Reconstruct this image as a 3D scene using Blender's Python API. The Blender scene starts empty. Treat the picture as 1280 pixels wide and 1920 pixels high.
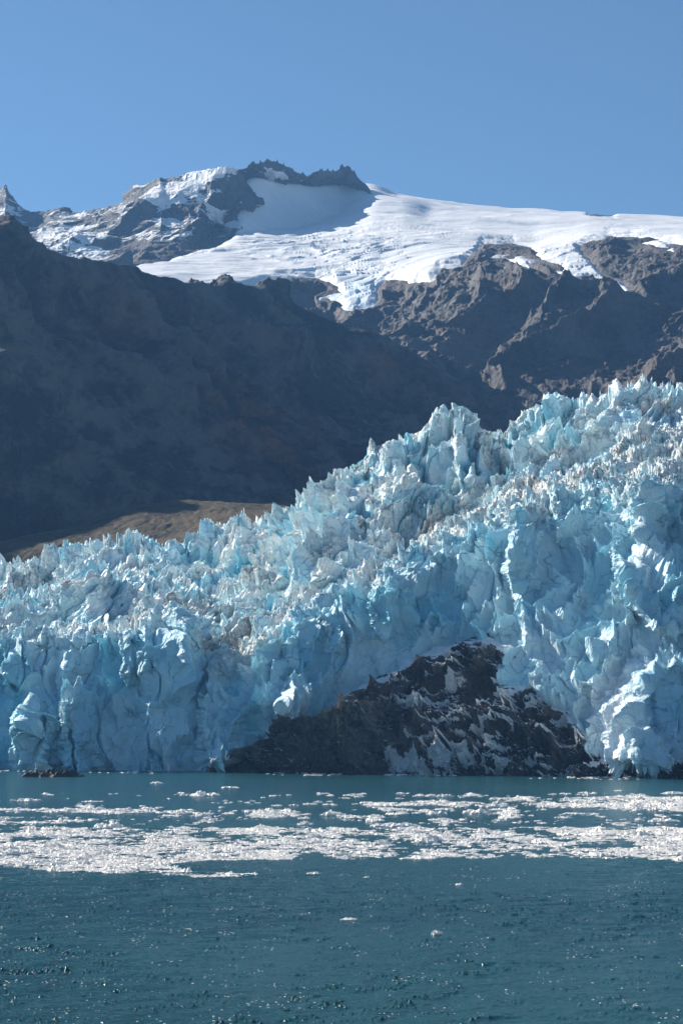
import bpy, math, time
import numpy as np
from concurrent.futures import ThreadPoolExecutor
T0 = time.time()
scene = bpy.context.scene
COL = scene.collection
rng = np.random.default_rng(7)

# ------------------------------------------------------------------ camera
F = 3733.0            # focal length in pixels of the 1280 x 1920 photograph
HY = 1340.0           # row of the true horizon
CH = 35.0             # deck height above the water (m)
TH = math.atan((HY - 960.0) / F)
cam = bpy.data.objects.new('camera', bpy.data.cameras.new('camera'))
COL.objects.link(cam)
cam.location = (0, 0, CH)
cam.rotation_euler = (math.pi / 2 + TH, 0, 0)
cam.data.sensor_fit = 'VERTICAL'
cam.data.sensor_height = 36.0
cam.data.lens = 36.0 * F / 1920.0
cam.data.clip_start = 1.0
cam.data.clip_end = 60000.0
scene.camera = cam

# ------------------------------------------------------------------ light
SUN_EL, SUN_AZ = 33.0, -55.0       # degrees; azimuth from the view direction, negative = left
world = bpy.data.worlds.new('World')
scene.world = world
world.use_nodes = True
wn, wl = world.node_tree.nodes, world.node_tree.links
bg = wn['Background']
sky = wn.new('ShaderNodeTexSky')
sky.sky_type = 'NISHITA'
sky.sun_disc = False
sky.sun_elevation = math.radians(SUN_EL)
sky.sun_rotation = math.radians(SUN_AZ)
sky.altitude = 2500.0
sky.air_density = 1.0
sky.dust_density = 0.0
sky.ozone_density = 3.5
hs = wn.new('ShaderNodeHueSaturation')
hs.inputs['Saturation'].default_value = 1.0
wl.new(sky.outputs[0], hs.inputs['Color'])
tint = wn.new('ShaderNodeVectorMath'); tint.operation = 'MULTIPLY'
tint.inputs[1].default_value = (0.93, 1.03, 0.99)      # the clear polar air is a touch more cyan than the model's
wl.new(hs.outputs[0], tint.inputs[0]); wl.new(tint.outputs[0], bg.inputs[0])
bg.inputs[1].default_value = 0.057
sun = bpy.data.objects.new('sun', bpy.data.lights.new('sun', 'SUN'))
COL.objects.link(sun)
sun.data.energy = 5.0
sun.data.angle = math.radians(0.53)
sun.data.color = (1.0, 0.92, 0.80)
se, sa = math.radians(SUN_EL), math.radians(SUN_AZ)
from mathutils import Vector
SDIR = Vector((math.sin(sa) * math.cos(se), math.cos(sa) * math.cos(se), math.sin(se)))
sun.rotation_euler = SDIR.to_track_quat('Z', 'Y').to_euler()
scene.view_settings.view_transform = 'Standard'
scene.view_settings.look = 'None'
scene.view_settings.gamma = 1.0
scene.view_settings.exposure = 0.93
scene.render.engine = 'CYCLES'
scene.cycles.max_bounces = 6
scene.cycles.volume_bounces = 0

# ------------------------------------------------------------------ maths helpers
f32 = np.float32
ST, CT = math.sin(TH), math.cos(TH)

def at(px, py, D):
    """world point seen at photo pixel (px, py), D metres away along the view azimuth"""
    x = (np.asarray(px, float) - 640.0) / F
    v = (960.0 - np.asarray(py, float)) / F
    dy = CT - v * ST
    dz = ST + v * CT
    s = D / dy
    return np.stack(np.broadcast_arrays(x * s, D + 0 * x, CH + dz * s), -1)

def pix(P):
    """photo pixel of a world point"""
    x, y, z = P[..., 0], P[..., 1], P[..., 2] - CH
    dep = y * CT + z * ST
    return 640 + F * x / dep, 960 - F * (z * CT - y * ST) / dep

def water_D(py):
    v = (960.0 - np.asarray(py, float)) / F
    return -CH * (CT - v * ST) / (ST + v * CT)

POOL = ThreadPoolExecutor(4)
def par(fn, P, *a):
    sh = P.shape[:-1]
    Q = P.reshape(-1, 3)
    n = max(1, len(Q) // 60000)
    out = list(POOL.map(lambda q: fn(q, *a), np.array_split(Q, n)))
    if isinstance(out[0], tuple):
        return tuple(np.concatenate(o).reshape(sh) for o in zip(*out))
    return np.concatenate(out).reshape(sh)

_r = np.random.default_rng(11)
PERM = np.tile(_r.permutation(256), 3).astype(np.int32)
G3 = _r.normal(size=(256, 3)).astype(f32)
G3 /= np.linalg.norm(G3, axis=1, keepdims=True)
RV = _r.random((4096, 3)).astype(f32)

def _perlin(P, seed):
    P = P.astype(f32) + f32(seed * 17.31)
    I = np.floor(P).astype(np.int32)
    Fr = P - I
    I &= 255
    u = Fr * Fr * Fr * (Fr * (Fr * 6 - 15) + 10)
    res = 0
    for dx in (0, 1):
        hx = PERM[I[:, 0] + dx]
        wx = u[:, 0] if dx else 1 - u[:, 0]
        for dy in (0, 1):
            hy = PERM[hx + I[:, 1] + dy]
            wy = wx * (u[:, 1] if dy else 1 - u[:, 1])
            for dz in (0, 1):
                h = PERM[hy + I[:, 2] + dz]
                g = G3[h]
                w = wy * (u[:, 2] if dz else 1 - u[:, 2])
                res = res + w * (g[:, 0] * (Fr[:, 0] - dx) + g[:, 1] * (Fr[:, 1] - dy) + g[:, 2] * (Fr[:, 2] - dz))
    return res * 1.6

def noise(P, size, seed=0):
    size = np.broadcast_to(np.asarray(size, float), (3,))
    return par(_perlin, P / size, seed)

def fbm(P, size, octs=5, gain=0.5, seed=0, ridged=False, lac=2.03):
    size = np.array(np.broadcast_to(np.asarray(size, float), (3,)))
    a, tot, w = 1.0, 0.0, 1.0
    for o in range(octs):
        n = noise(P, size, seed + o * 3)
        if ridged:
            n = 1 - np.abs(n) * 1.8
            n = n * n * w
            w = np.clip(n * 1.6, 0, 1)
            n = n - 0.4
        tot = tot + a * n
        a *= gain
        size = size / lac
    return tot

def _vor(P, seed, jit):
    P = P.astype(f32)
    I = np.floor(P).astype(np.int32)
    Fr = P - I
    n = len(P)
    f1 = np.full(n, 9.0, f32); f2 = f1.copy()
    bi = np.zeros(n, np.int32)
    bx = np.zeros(n, f32); by = bx.copy(); bz = bx.copy()
    for dx in (-1, 0, 1):
        hx = (I[:, 0] + dx) * 73856093
        for dy in (-1, 0, 1):
            hy = hx ^ ((I[:, 1] + dy) * 19349663)
            for dz in (-1, 0, 1):
                h = (hy ^ ((I[:, 2] + dz) * 83492791)) + seed * 977
                h = (h ^ (h >> 13)) * 1274126177
                h = (h ^ (h >> 16)) & 4095
                r = RV[h]
                vx = dx + 0.5 + jit * (r[:, 0] - 0.5) - Fr[:, 0]
                vy = dy + 0.5 + jit * (r[:, 1] - 0.5) - Fr[:, 1]
                vz = dz + 0.5 + jit * (r[:, 2] - 0.5) - Fr[:, 2]
                d = vx * vx + vy * vy + vz * vz
                nr = d < f1
                f2 = np.where(nr, f1, np.minimum(f2, d))
                f1 = np.where(nr, d, f1)
                bi = np.where(nr, h, bi)
                bx = np.where(nr, vx, bx); by = np.where(nr, vy, by); bz = np.where(nr, vz, bz)
    return np.sqrt(f1), np.sqrt(f2), bi, bx, by, bz

def voronoi(P, size, seed=0, jit=0.95):
    size = np.broadcast_to(np.asarray(size, float), (3,))
    old = np.seterr(over='ignore')
    r = par(_vor, P / size + 500.0, seed, jit)
    np.seterr(**old)
    return r

def blocks(P, size, seed, tilt=0.5, crack=0.10, cw=0.12):
    """faceted blocks: a random height and tilt for each cell, a crack round it; value ~ -0.3..1"""
    f1, f2, ci, vx, vy, vz = voronoi(P, size, seed)
    h = RV[ci, 0]
    t = RV[(ci * 7 + 3) % 4096] - 0.5
    v = h + tilt * 2 * (t[..., 0] * vx + t[..., 1] * vy + t[..., 2] * vz)
    c = np.clip(1 - (f2 - f1) / cw, 0, 1)
    return v - crack * c * c, RV[(ci * 13 + 5) % 4096, 1], c, f1

def sm(a, b, x):
    t = np.clip((x - a) / (b - a), 0, 1)
    return t * t * (3 - 2 * t)

def poly(pts, x):
    pts = sorted(pts)
    return np.interp(x, [p[0] for p in pts], [p[1] for p in pts])

def sdist(px, py, V):
    """signed distance (pixels) to polygon V, positive inside"""
    V = np.asarray(V, float)
    W = np.roll(V, -1, 0)
    best = np.full(px.shape, 1e12)
    inside = np.zeros(px.shape, bool)
    for (ax, ay), (bx, by) in zip(V, W):
        ex, ey = bx - ax, by - ay
        t = np.clip(((px - ax) * ex + (py - ay) * ey) / (ex * ex + ey * ey + 1e-9), 0, 1)
        best = np.minimum(best, (px - ax - t * ex) ** 2 + (py - ay - t * ey) ** 2)
        if ay != by:
            c = ((ay > py) != (by > py)) & (px < (bx - ax) * (py - ay) / (by - ay) + ax)
            inside ^= c
    d = np.sqrt(best)
    return np.where(inside, d, -d)

def boxblur(A, k, ax):
    if k < 1: return A
    n = 2 * k + 1
    pad = [(0, 0)] * A.ndim; pad[ax] = (k + 1, k)
    c = np.cumsum(np.pad(A, pad, mode='edge'), axis=ax)
    sl1 = [slice(None)] * A.ndim; sl2 = [slice(None)] * A.ndim
    sl1[ax] = slice(n, None); sl2[ax] = slice(0, -n)
    return (c[tuple(sl1)] - c[tuple(sl2)]) / n

def net(x0, x1, nu, rows, nvs, smooth=(0, 0)):
    """rows: list of (y(x) points, D(x) points); nvs: cells between rows. Returns px, py, D grids"""
    X = np.linspace(x0, x1, nu)
    ys = np.array([poly(r[0], X) for r in rows])
    Ds = np.array([poly(r[1], X) if isinstance(r[1], list) else np.full(nu, float(r[1])) for r in rows])
    v = [0.0]
    for i, n in enumerate(nvs):
        v += list(i + np.arange(1, n + 1) / n)
    v = np.array(v)
    i = np.minimum(v.astype(int), len(rows) - 2)
    t = (v - i)[:, None]
    py = ys[i] * (1 - t) + ys[i + 1] * t
    D = Ds[i] * (1 - t) + Ds[i + 1] * t
    for _ in range(2):
        py = boxblur(boxblur(py, smooth[0], 0), smooth[1], 1)
        D = boxblur(boxblur(D, smooth[0], 0), smooth[1], 1)
    px = np.broadcast_to(X, py.shape)
    return px, py, D, np.broadcast_to(v[:, None], py.shape)

def normals(P):
    a = np.gradient(P, axis=1); b = np.gradient(P, axis=0)
    n = np.cross(a, b)
    n /= np.linalg.norm(n, axis=-1, keepdims=True) + 1e-9
    return n        # rows go up/away and columns go right: points to camera / up

def grid_mesh(name, P, mat, attrs=None, keep=None, smooth=False):
    nv, nu = P.shape[:2]
    idx = np.arange(nv * nu, dtype=np.int32).reshape(nv, nu)
    q = np.stack([idx[:-1, :-1], idx[:-1, 1:], idx[1:, 1:], idx[1:, :-1]], -1)
    if keep is not None:
        k = keep[:-1, :-1] | keep[:-1, 1:] | keep[1:, 1:] | keep[1:, :-1]
        q = q[k]
    q = q.reshape(-1, 4)
    V = P.reshape(-1, 3)
    if keep is not None:
        used = np.unique(q)
        mp = np.zeros(len(V), np.int32); mp[used] = np.arange(len(used))
        q = mp[q]; V = V[used]
    me = bpy.data.meshes.new(name)
    me.vertices.add(len(V)); me.vertices.foreach_set('co', V.astype(f32).ravel())
    me.loops.add(q.size); me.loops.foreach_set('vertex_index', q.ravel().astype(np.int32))
    me.polygons.add(len(q)); me.polygons.foreach_set('loop_start', np.arange(0, q.size, 4, dtype=np.int32))
    me.polygons.foreach_set('use_smooth', np.full(len(q), smooth))
    me.update(calc_edges=True)
    for k_, A in (attrs or {}).items():
        at_ = me.attributes.new(k_, 'FLOAT', 'POINT')
        a = np.asarray(A, f32).ravel()
        if keep is not None: a = a[used]
        at_.data.foreach_set('value', np.ascontiguousarray(a))
    ob = bpy.data.objects.new(name, me)
    me.materials.append(mat)
    COL.objects.link(ob)
    return ob

def struct(o, label=None, cat=None, kind='structure'):
    o['kind'] = kind
    if label: o['label'] = label
    if cat: o['category'] = cat
    return o
def log(*a): print('[%.1fs]' % (time.time() - T0), *a, flush=True)

# ------------------------------------------------------------------ materials
class MB:
    def __init__(s, name, rough=0.6):
        s.m = bpy.data.materials.new(name); s.m.use_nodes = True
        s.n = s.m.node_tree.nodes; s.l = s.m.node_tree.links
        s.b = s.n['Principled BSDF']; s.b.inputs['Roughness'].default_value = rough
        s.b.inputs['Specular IOR Level'].default_value = 0.3
        s.co = s.n.new('ShaderNodeTexCoord').outputs['Object']
    def attr(s, k):
        a = s.n.new('ShaderNodeAttribute'); a.attribute_name = k; return a.outputs['Fac']
    def noise(s, scale, detail=4, rough=0.55, vec=None, stretch=None, dist=0.0):
        t = s.n.new('ShaderNodeTexNoise'); t.inputs['Scale'].default_value = scale
        t.inputs['Detail'].default_value = detail; t.inputs['Roughness'].default_value = rough
        t.inputs['Distortion'].default_value = dist
        s.l.new(s.map(stretch) if stretch else (vec or s.co), t.inputs['Vector'])
        return t.outputs['Fac']
    def vor(s, scale, feature='F1', stretch=None, out='Distance'):
        t = s.n.new('ShaderNodeTexVoronoi'); t.feature = feature; t.inputs['Scale'].default_value = scale
        s.l.new(s.map(stretch) if stretch else s.co, t.inputs['Vector'])
        return t.outputs[out]
    def map(s, scale, rot=(0, 0, 0)):
        if len(scale) == 2: scale, rot = scale
        t = s.n.new('ShaderNodeMapping'); t.inputs['Scale'].default_value = scale
        t.inputs['Rotation'].default_value = rot
        s.l.new(s.co, t.inputs['Vector']); return t.outputs[0]
    def val(s, i, v):
        if isinstance(v, (int, float)): i.default_value = v
        elif isinstance(v, tuple): i.default_value = (*v, 1) if len(v) == 3 else v
        else: s.l.new(v, i)
    def math(s, op, a, b=0.0, clamp=False):
        t = s.n.new('ShaderNodeMath'); t.operation = op; t.use_clamp = clamp
        s.val(t.inputs[0], a); s.val(t.inputs[1], b); return t.outputs[0]
    def ramp(s, v, a, b, c=0.0, d=1.0):
        t = s.n.new('ShaderNodeMapRange'); t.interpolation_type = 'SMOOTHSTEP'
        s.val(t.inputs[0], v)
        for i, q in enumerate((a, b, c, d)): t.inputs[i + 1].default_value = q
        return t.outputs[0]
    def mix(s, f, a, b):
        t = s.n.new('ShaderNodeMix'); t.data_type = 'RGBA'
        s.val(t.inputs['Factor'], f)
        s.val(t.inputs[6], a); s.val(t.inputs[7], b); return t.outputs[2]
    def bump(s, h, dist, strength=1.0, prev=None):
        t = s.n.new('ShaderNodeBump'); t.inputs['Distance'].default_value = dist
        t.inputs['Strength'].default_value = strength
        s.l.new(h, t.inputs['Height'])
        if prev is not None: s.l.new(prev, t.inputs['Normal'])
        return t.outputs[0]
    def nz(s):
        g = s.n.new('ShaderNodeNewGeometry'); x = s.n.new('ShaderNodeSeparateXYZ')
        s.l.new(g.outputs['Normal'], x.inputs[0]); return x.outputs['Z']
    def done(s, color, normal=None):
        s.val(s.b.inputs['Base Color'], color)
        if normal is not None: s.l.new(normal, s.b.inputs['Normal'])
        return s.m

def mat_ice():
    m = MB('glacier_ice', 0.45)
    fresh, dirt, snow = m.attr('fresh'), m.attr('dirt'), m.attr('snow')
    n1 = m.noise(0.035, 5); n2 = m.noise(0.35, 5, 0.65)
    c = m.mix(m.math('MULTIPLY', m.ramp(n1, 0.30, 0.58), m.math('SUBTRACT', 1.0, m.attr('cliff')), True), (0.54, 0.76, 0.86), (0.82, 0.845, 0.83))
    c = m.mix(fresh, c, (0.25, 0.61, 0.74))
    c = m.mix(snow, c, (0.80, 0.84, 0.87))
    d = m.math('MULTIPLY', dirt, m.ramp(n2, 0.35, 0.62), True)
    c = m.mix(d, c, (0.30, 0.27, 0.24))
    wv = m.n.new('ShaderNodeTexNoise'); wv.inputs['Scale'].default_value = 0.05; wv.inputs['Detail'].default_value = 5
    m.l.new(m.co, wv.inputs['Vector'])
    vm = m.n.new('ShaderNodeVectorMath'); vm.operation = 'MULTIPLY_ADD'
    m.l.new(wv.outputs['Color'], vm.inputs[0]); vm.inputs[1].default_value = (22, 22, 22); m.l.new(m.co, vm.inputs[2])
    vt = m.n.new('ShaderNodeTexVoronoi'); vt.feature = 'DISTANCE_TO_EDGE'; vt.inputs['Scale'].default_value = 0.075
    m.l.new(vm.outputs[0], vt.inputs['Vector'])
    ck = m.ramp(vt.outputs['Distance'], 0.0, 0.035, 1.0, 0.0)
    ck = m.math('MULTIPLY', ck, m.ramp(m.noise(0.09, 3), 0.45, 0.6), True)
    c = m.mix(m.math('MULTIPLY', ck, 0.42), c, (0.08, 0.20, 0.28))
    b = m.bump(m.math('SUBTRACT', m.noise(0.28, 7, 0.62, stretch=(1, 1, 0.6)), m.math('MULTIPLY', ck, 0.6)), 1.1, 0.9)
    b = m.bump(m.vor(0.55, 'F1'), 0.5, 0.6, b)
    b = m.bump(m.noise(1.5, 5, 0.6), 0.35, 0.8, b)
    m.b.inputs['Subsurface Weight'].default_value = 0.18
    m.b.inputs['Subsurface Radius'].default_value = (0.35, 1.0, 1.3)
    m.b.inputs['Subsurface Scale'].default_value = 1.6
    return m.done(c, b)

def mat_rock(name, dark, light, warm, scale, snowcol=(0.82, 0.85, 0.88), bumpd=(6, 1.5)):
    m = MB(name, 0.75)
    a = m.noise(scale, 8, 0.65); b_ = m.noise(scale * 5, 6, 0.7)
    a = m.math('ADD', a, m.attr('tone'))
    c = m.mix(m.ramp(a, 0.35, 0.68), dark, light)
    c = m.mix(m.math('MULTIPLY', m.attr('warm'), m.ramp(b_, 0.3, 0.7), True), c, warm)
    s = m.attr('snow')
    s = m.ramp(m.math('ADD', s, m.math('MULTIPLY', m.math('SUBTRACT', b_, 0.5), 0.7)), 0.42, 0.56)
    c = m.mix(s, c, snowcol)
    b = m.bump(m.noise(scale * 3, 8, 0.7, stretch=(1, 1, 0.6)), bumpd[0], 0.8)
    b = m.bump(m.vor(scale * 9, 'F1'), bumpd[1], 0.7, b)
    return m.done(c, b)

def mat_snow():
    m = MB('mountain_snow', 0.6)
    c = m.mix(m.ramp(m.noise(0.004, 6, 0.6), 0.35, 0.7), (0.74, 0.765, 0.80), (0.81, 0.815, 0.82))
    c = m.mix(m.attr('blue'), c, (0.50, 0.68, 0.82))
    b = m.bump(m.noise(0.02, 8, 0.6, stretch=(1, 1, 1)), 5.0, 0.5)
    return m.done(c, b)

ICE = mat_ice()
log('setup')

# ================================================================== the glacier
DW = [(-400, 1441), (0, 1443), (380, 1446), (640, 1450), (1110, 1456), (1280, 1457), (1700, 1460)]
XC = np.arange(-400, 1701, 5)
D0 = list(zip(XC, water_D(poly(DW, XC))))
def dplus(pts): return [(x, d + poly(pts, x)) for x, d in D0]
Y2 = [(-400, 1240), (0, 1203), (60, 1200), (120, 1207), (215, 1197), (225, 1180), (262, 1180), (300, 1168), (345, 1166), (365, 1200), (380, 1262),
      (390, 1285), (420, 1268), (480, 1240), (540, 1195), (640, 1120), (720, 1080), (800, 1040), (880, 1010), (960, 975), (1040, 952),
      (1120, 945), (1200, 915), (1280, 895), (1700, 850)]
Y3 = [(-400, 1215), (0, 1175), (90, 1190), (230, 1188), (270, 1165), (320, 1150), (400, 1225), (480, 1180), (560, 1130), (640, 1092), (720, 1068),
      (800, 1030), (870, 985), (960, 915), (1040, 880), (1120, 852), (1200, 805), (1280, 780), (1700, 760)]
Y4 = [(-400, 1180), (0, 1125), (60, 1140), (105, 1135), (175, 1080), (215, 1100), (290, 1120), (330, 1105), (400, 1150), (480, 1110), (540, 1080), (600, 1030),
      (700, 960), (800, 910), (900, 880), (960, 860), (1040, 820), (1120, 790), (1200, 760), (1280, 750), (1700, 720)]
Y4b = [(-400, 1165), (0, 1105), (105, 1110), (175, 1070), (290, 1095), (400, 1110), (480, 1070), (540, 1040), (600, 985),
       (700, 900), (800, 850), (900, 835), (960, 832), (1040, 780), (1120, 760), (1200, 740), (1280, 735), (1700, 700)]
Y5 = [(-400, 1180), (0, 1086), (50, 1064), (100, 1044), (150, 1030), (230, 1014), (270, 1014), (330, 1012), (380, 996), (440, 986), (480, 975),
      (510, 962), (560, 928), (610, 900), (650, 880), (690, 842), (720, 832), (760, 824), (790, 795), (830, 795), (865, 775), (890, 800), (930, 815),
      (965, 812), (985, 790), (1030, 745), (1080, 750), (1120, 745), (1160, 728), (1200, 720), (1240, 730), (1280, 732), (1700, 700)]
yw = [(x, y + 50) for x, y in DW]
mid = [(x, 0.5 * poly(DW, x) + 0.5 * poly(Y2, x)) for x in XC]
rows = [
    (yw, dplus([(0, -7)])),
    (mid, dplus([(0, 14), (380, 10), (560, 25), (800, 50), (1280, 50)])),
    (Y2, dplus([(0, 38), (380, 30), (560, 60), (700, 95), (960, 130), (1280, 130)])),
    (Y3, dplus([(0, 130), (230, 130), (320, 75), (400, 95), (560, 160), (700, 200), (960, 300), (1280, 330)])),
    (Y4, dplus([(0, 175), (300, 170), (400, 190), (560, 230), (700, 270), (960, 345), (1280, 380)])),
    ([(x, y + 10) for x, y in Y4b], dplus([(0, 250), (400, 260), (560, 280), (700, 310), (960, 375), (1280, 400)])),
    ([(x, y + 19 - 15 * float(1 - sm(430, 620, x))) for x, y in Y5], dplus([(0, 380), (400, 380), (560, 350), (700, 360), (960, 420), (1280, 460)])),
    ([(x, y + 33) for x, y in Y5], dplus([(0, 520), (700, 500), (1280, 600)])),
    ([(x, y + 80) for x, y in Y5], dplus([(0, 900), (700, 900), (1280, 1000)])),
]
NU = 1650
gx, gy, gD, gv = net(-200, 1480, NU, rows, [190, 170, 90, 140, 80, 190, 50, 20], smooth=(5, 4))
OUT = [(365, 1460), (385, 1444), (430, 1431), (480, 1408), (530, 1388), (580, 1366), (640, 1334), (690, 1292), (745, 1262), (790, 1232), (850, 1215), (905, 1200), (938, 1212),
       (945, 1240), (940, 1290), (960, 1300), (1000, 1288), (1020, 1312), (1040, 1330), (1075, 1338), (1085, 1365), (1112, 1410), (1118, 1436), (1180, 1434), (1220, 1440), (1280, 1432), (1500, 1425), (1500, 1580), (365, 1580)]
# buttresses: left-facing steps along edges of the face
def edge(px, py, pts, amp, rise=5, width=60, top=20):
    P_ = sorted([(y, x) for x, y in pts])
    ex = poly(P_, py)
    y0, y1 = P_[0][0], P_[-1][0]
    w = sm(y0 - top, y0 + top, py) * (1 - sm(y1 - top, y1 + top, py)) if y1 < 1440 else sm(y0 - top, y0 + top, py)
    d = px - ex
    return amp * w * sm(-rise, rise, d) * np.exp(-np.clip(d, 0, None) / width)
jx = gx + 7 * noise(np.stack([gx * 0, gy, gx * 0], -1), 26, 3) + 4 * noise(np.stack([gx * 0, gy, gx * 0], -1), 9, 4)
push = 0
for e in ([(20, 1465), (35, 1380), (55, 1300)], 24, 14, 60), ([(65, 1465), (85, 1370), (120, 1315)], 14, 10, 40), ([(125, 1460), (118, 1330), (112, 1230)], 22, 7, 45), \
         ([(146, 1440), (132, 1330), (140, 1310)], 10, 4, 30), ([(236, 1280), (228, 1230), (224, 1178)], 16, 3, 30), ([(270, 1300), (262, 1250), (268, 1190)], 14, 3, 60), \
         ([(392, 1450), (380, 1380), (378, 1290)], 30, 9, 120), ([(425, 1440), (425, 1380), (440, 1330)], 7, 3, 30), \
         ([(520, 1260), (560, 1180), (590, 1120)], 10, 5, 50), ([(700, 1170), (690, 1130), (712, 1080)], 20, 4, 40), ([(955, 1110), (950, 1060), (962, 1000)], 24, 4, 30), \
         ([(1225, 1190), (1170, 1110), (1150, 1030)], 30, 14, 70), ([(1150, 1470), (1160, 1330), (1235, 1225)], 44, 44, 110), ([(985, 1210), (978, 1175)], 10, 4, 20), \
         ([(1105, 1240), (1100, 1210)], 10, 4, 16), ([(860, 900), (850, 830), (850, 770)], 20, 4, 40), ([(1150, 950), (1145, 860)], 10, 4, 40), \
         ([(1040, 1010), (1035, 950)], 12, 4, 30), ([(770, 900), (765, 850), (770, 800)], 18, 4, 40), ([(40, 1290), (0, 1250), (5, 1210)], 15, 4, 40), \
         ([(620, 1210), (600, 1160)], 12, 4, 40), ([(1020, 800), (1018, 740)], 15, 4, 40), ([(1180, 1445), (1185, 1380)], 8, 8, 40):
    push = push + edge(jx, gy, *e)
def ridge(px, py, pts, amp, wl, wr, soft=35):
    P_ = sorted([(y, x) for x, y in pts]); ex = poly(P_, py)
    w = sm(P_[0][0] - soft, P_[0][0] + soft, py) * (1 - sm(P_[-1][0] - soft, P_[-1][0] + soft, py))
    d = px - ex
    return amp * w * np.clip(np.where(d < 0, 1 + d / wl, 1 - d / wr), 0, 1)
macro = 0
for e in ([(640, 840), (650, 960), (600, 1090)], 48, 170, 60), ([(880, 740), (875, 900)], 34, 70, 50), ([(1040, 730), (1030, 820)], 22, 50, 40), ([(1200, 700), (1180, 850)], 36, 90, 80), \
         ([(500, 1160), (520, 1340)], 26, 120, 110), ([(190, 1060), (150, 1190)], 26, 110, 60), ([(350, 1150), (345, 1260)], 18, 45, 30), ([(760, 800), (745, 960)], 24, 60, 40), \
         ([(330, 1010), (320, 1100)], 16, 60, 60), ([(1230, 880), (1200, 1020)], 26, 80, 60), ([(960, 930), (970, 1060)], 22, 70, 60), ([(740, 1040), (720, 1180)], 24, 80, 70):
    macro = macro + ridge(jx, gy, *e)
macro = macro - 30 * np.exp(-(((gx - 435) / 70) ** 2 + ((gy - 1075) / 30) ** 2)) - 24 * np.exp(-(((gx - 375) / 18) ** 2 + ((gy - 1240) / 40) ** 2))
macro = macro - 26 * np.exp(-(((gx - 965) / 16) ** 2 + ((gy - 850) / 50) ** 2)) - 20 * np.exp(-(((gx - 700) / 14) ** 2 + ((gy - 900) / 60) ** 2))
macro = boxblur(boxblur(macro, 5, 0), 5, 1)
gout = sdist(gx, gy, OUT)
inm = 1 - sm(-14, 4, gout)
push = push * inm; macro = macro * inm
gD = gD - push * 1.15 - macro
P = at(gx, gy, gD)
N = boxblur(boxblur(normals(P), 6, 0), 6, 1)
N /= np.linalg.norm(N, axis=-1, keepdims=True)
# zones by row parameter
face = 1 - sm(1.75, 2.15, gv)                      # the cliff above the water
shelf = sm(1.9, 2.1, gv) * (1 - sm(2.9, 3.4, gv))
wall = sm(2.9, 3.2, gv)
sky_ = np.exp(-((gv - 6) / 0.22) ** 2)
right = sm(420, 640, gx)
smoothface = face * sm(560, 760, gx) * sm(0.02, 0.4, 2 - gv)
slab = np.zeros(gx.shape)
for cx, cy, sx, sy, am in ((150, 1150, 55, 40, .9), (225, 1150, 35, 40, .9), (300, 1110, 30, 32, .7), (60, 1260, 25, 60, .5), (110, 1260, 25, 60, .5),
        (300, 1330, 70, 110, .85), (60, 1390, 55, 60, .5), (185, 1390, 50, 70, .5), (480, 1340, 70, 60, .6), (640, 1230, 90, 70, .5),
        (820, 860, 35, 70, .8), (880, 840, 30, 55, .8), (960, 860, 25, 50, .6), (1010, 790, 30, 40, .7), (1140, 790, 60, 38, .9), (1060, 1080, 60, 50, .7),
        (880, 1120, 90, 50, .6), (1210, 1010, 28, 45, .7), (1240, 1160, 60, 90, .7), (1060, 1200, 90, 80, .7), (1210, 1340, 60, 90, .7), (540, 950, 60, 30, .5), (900, 990, 40, 30, .4)):
    slab = np.maximum(slab, am * np.exp(-(((gx - cx) / sx) ** 2 + ((gy - cy) / sy) ** 2) ** 1.5))
W_ = P + 9.0 * np.stack([fbm(P, 55, 3, seed=s) for s in (20, 30, 40)], -1)
W_ = W_ + 0.45 * np.stack([fbm(P, 7, 3, seed=s) for s in (21, 31, 41)], -1)
Wr = W_.copy(); Wr[..., 0] -= 0.62 * wall * (W_[..., 2] - 60); Wr[..., 2] *= 1 - 0.55 * face
b1, r1, c1, f1 = blocks(Wr, (24, 30, 46), 1, 0.9, 0.6, 0.12)
b2, r2, c2, f2_ = blocks(Wr, (10, 12, 18), 2, 1.0, 0.45, 0.14)
b3, r3, c3, f3 = blocks(Wr, (4.0, 4.6, 5.6), 3, 1.0, 0.45, 0.16)
log('blocks')
tl = P + 6 * np.stack([fbm(P, 40, 3, seed=s) for s in (22, 32, 42)], -1)
tl = np.stack([tl[..., 0] * 0.86 - tl[..., 2] * 0.5, tl[..., 1] * 0.5, (tl[..., 0] * 0.5 + tl[..., 2] * 0.86) * 0.22], -1)
slant = fbm(tl, (13, 20, 13), 5, 0.6, seed=62, ridged=True)
big = fbm(P, (70, 70, 120), 4, seed=50)
rg = fbm(W_, (18, 18, 65), 5, 0.55, seed=60, ridged=True)
fine = fbm(P, 6, 4, 0.6, seed=70)
rough = (0.15 + 0.85 * sm(-0.25, 0.3, fbm(P, 60, 3, seed=80) + 0.1)) * (1 - 0.85 * slab)
leftl = 1 - sm(420, 560, gx)         # rubble here, smoother slabs there
slz = np.exp(-(((gx - 560) / 110) ** 2 + ((gy - 960) / 75) ** 2) ** 1.5)
b1_, b2_, b3_ = b1, b2, b3
b1, b2, b3 = (np.clip(b, -0.4, 0.95) for b in (b1, b2, b3))
up = shelf * (1.0 + 1.5 * b1 + 3.0 * b2 * rough + 2.0 * b3) + wall * (1 - 0.6 * slz) * ((7 + 6 * right) * (b1 - 0.3) * (1 - 0.5 * leftl) + 2.6 * b2 * rough + 1.2 * b3 * rough + 5 * big) \
    + sky_ * (5.0 * b2 + 5 * b1 - 5.0) + face * sm(1.5, 2.0, gv) * (3.5 * b2)
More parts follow.
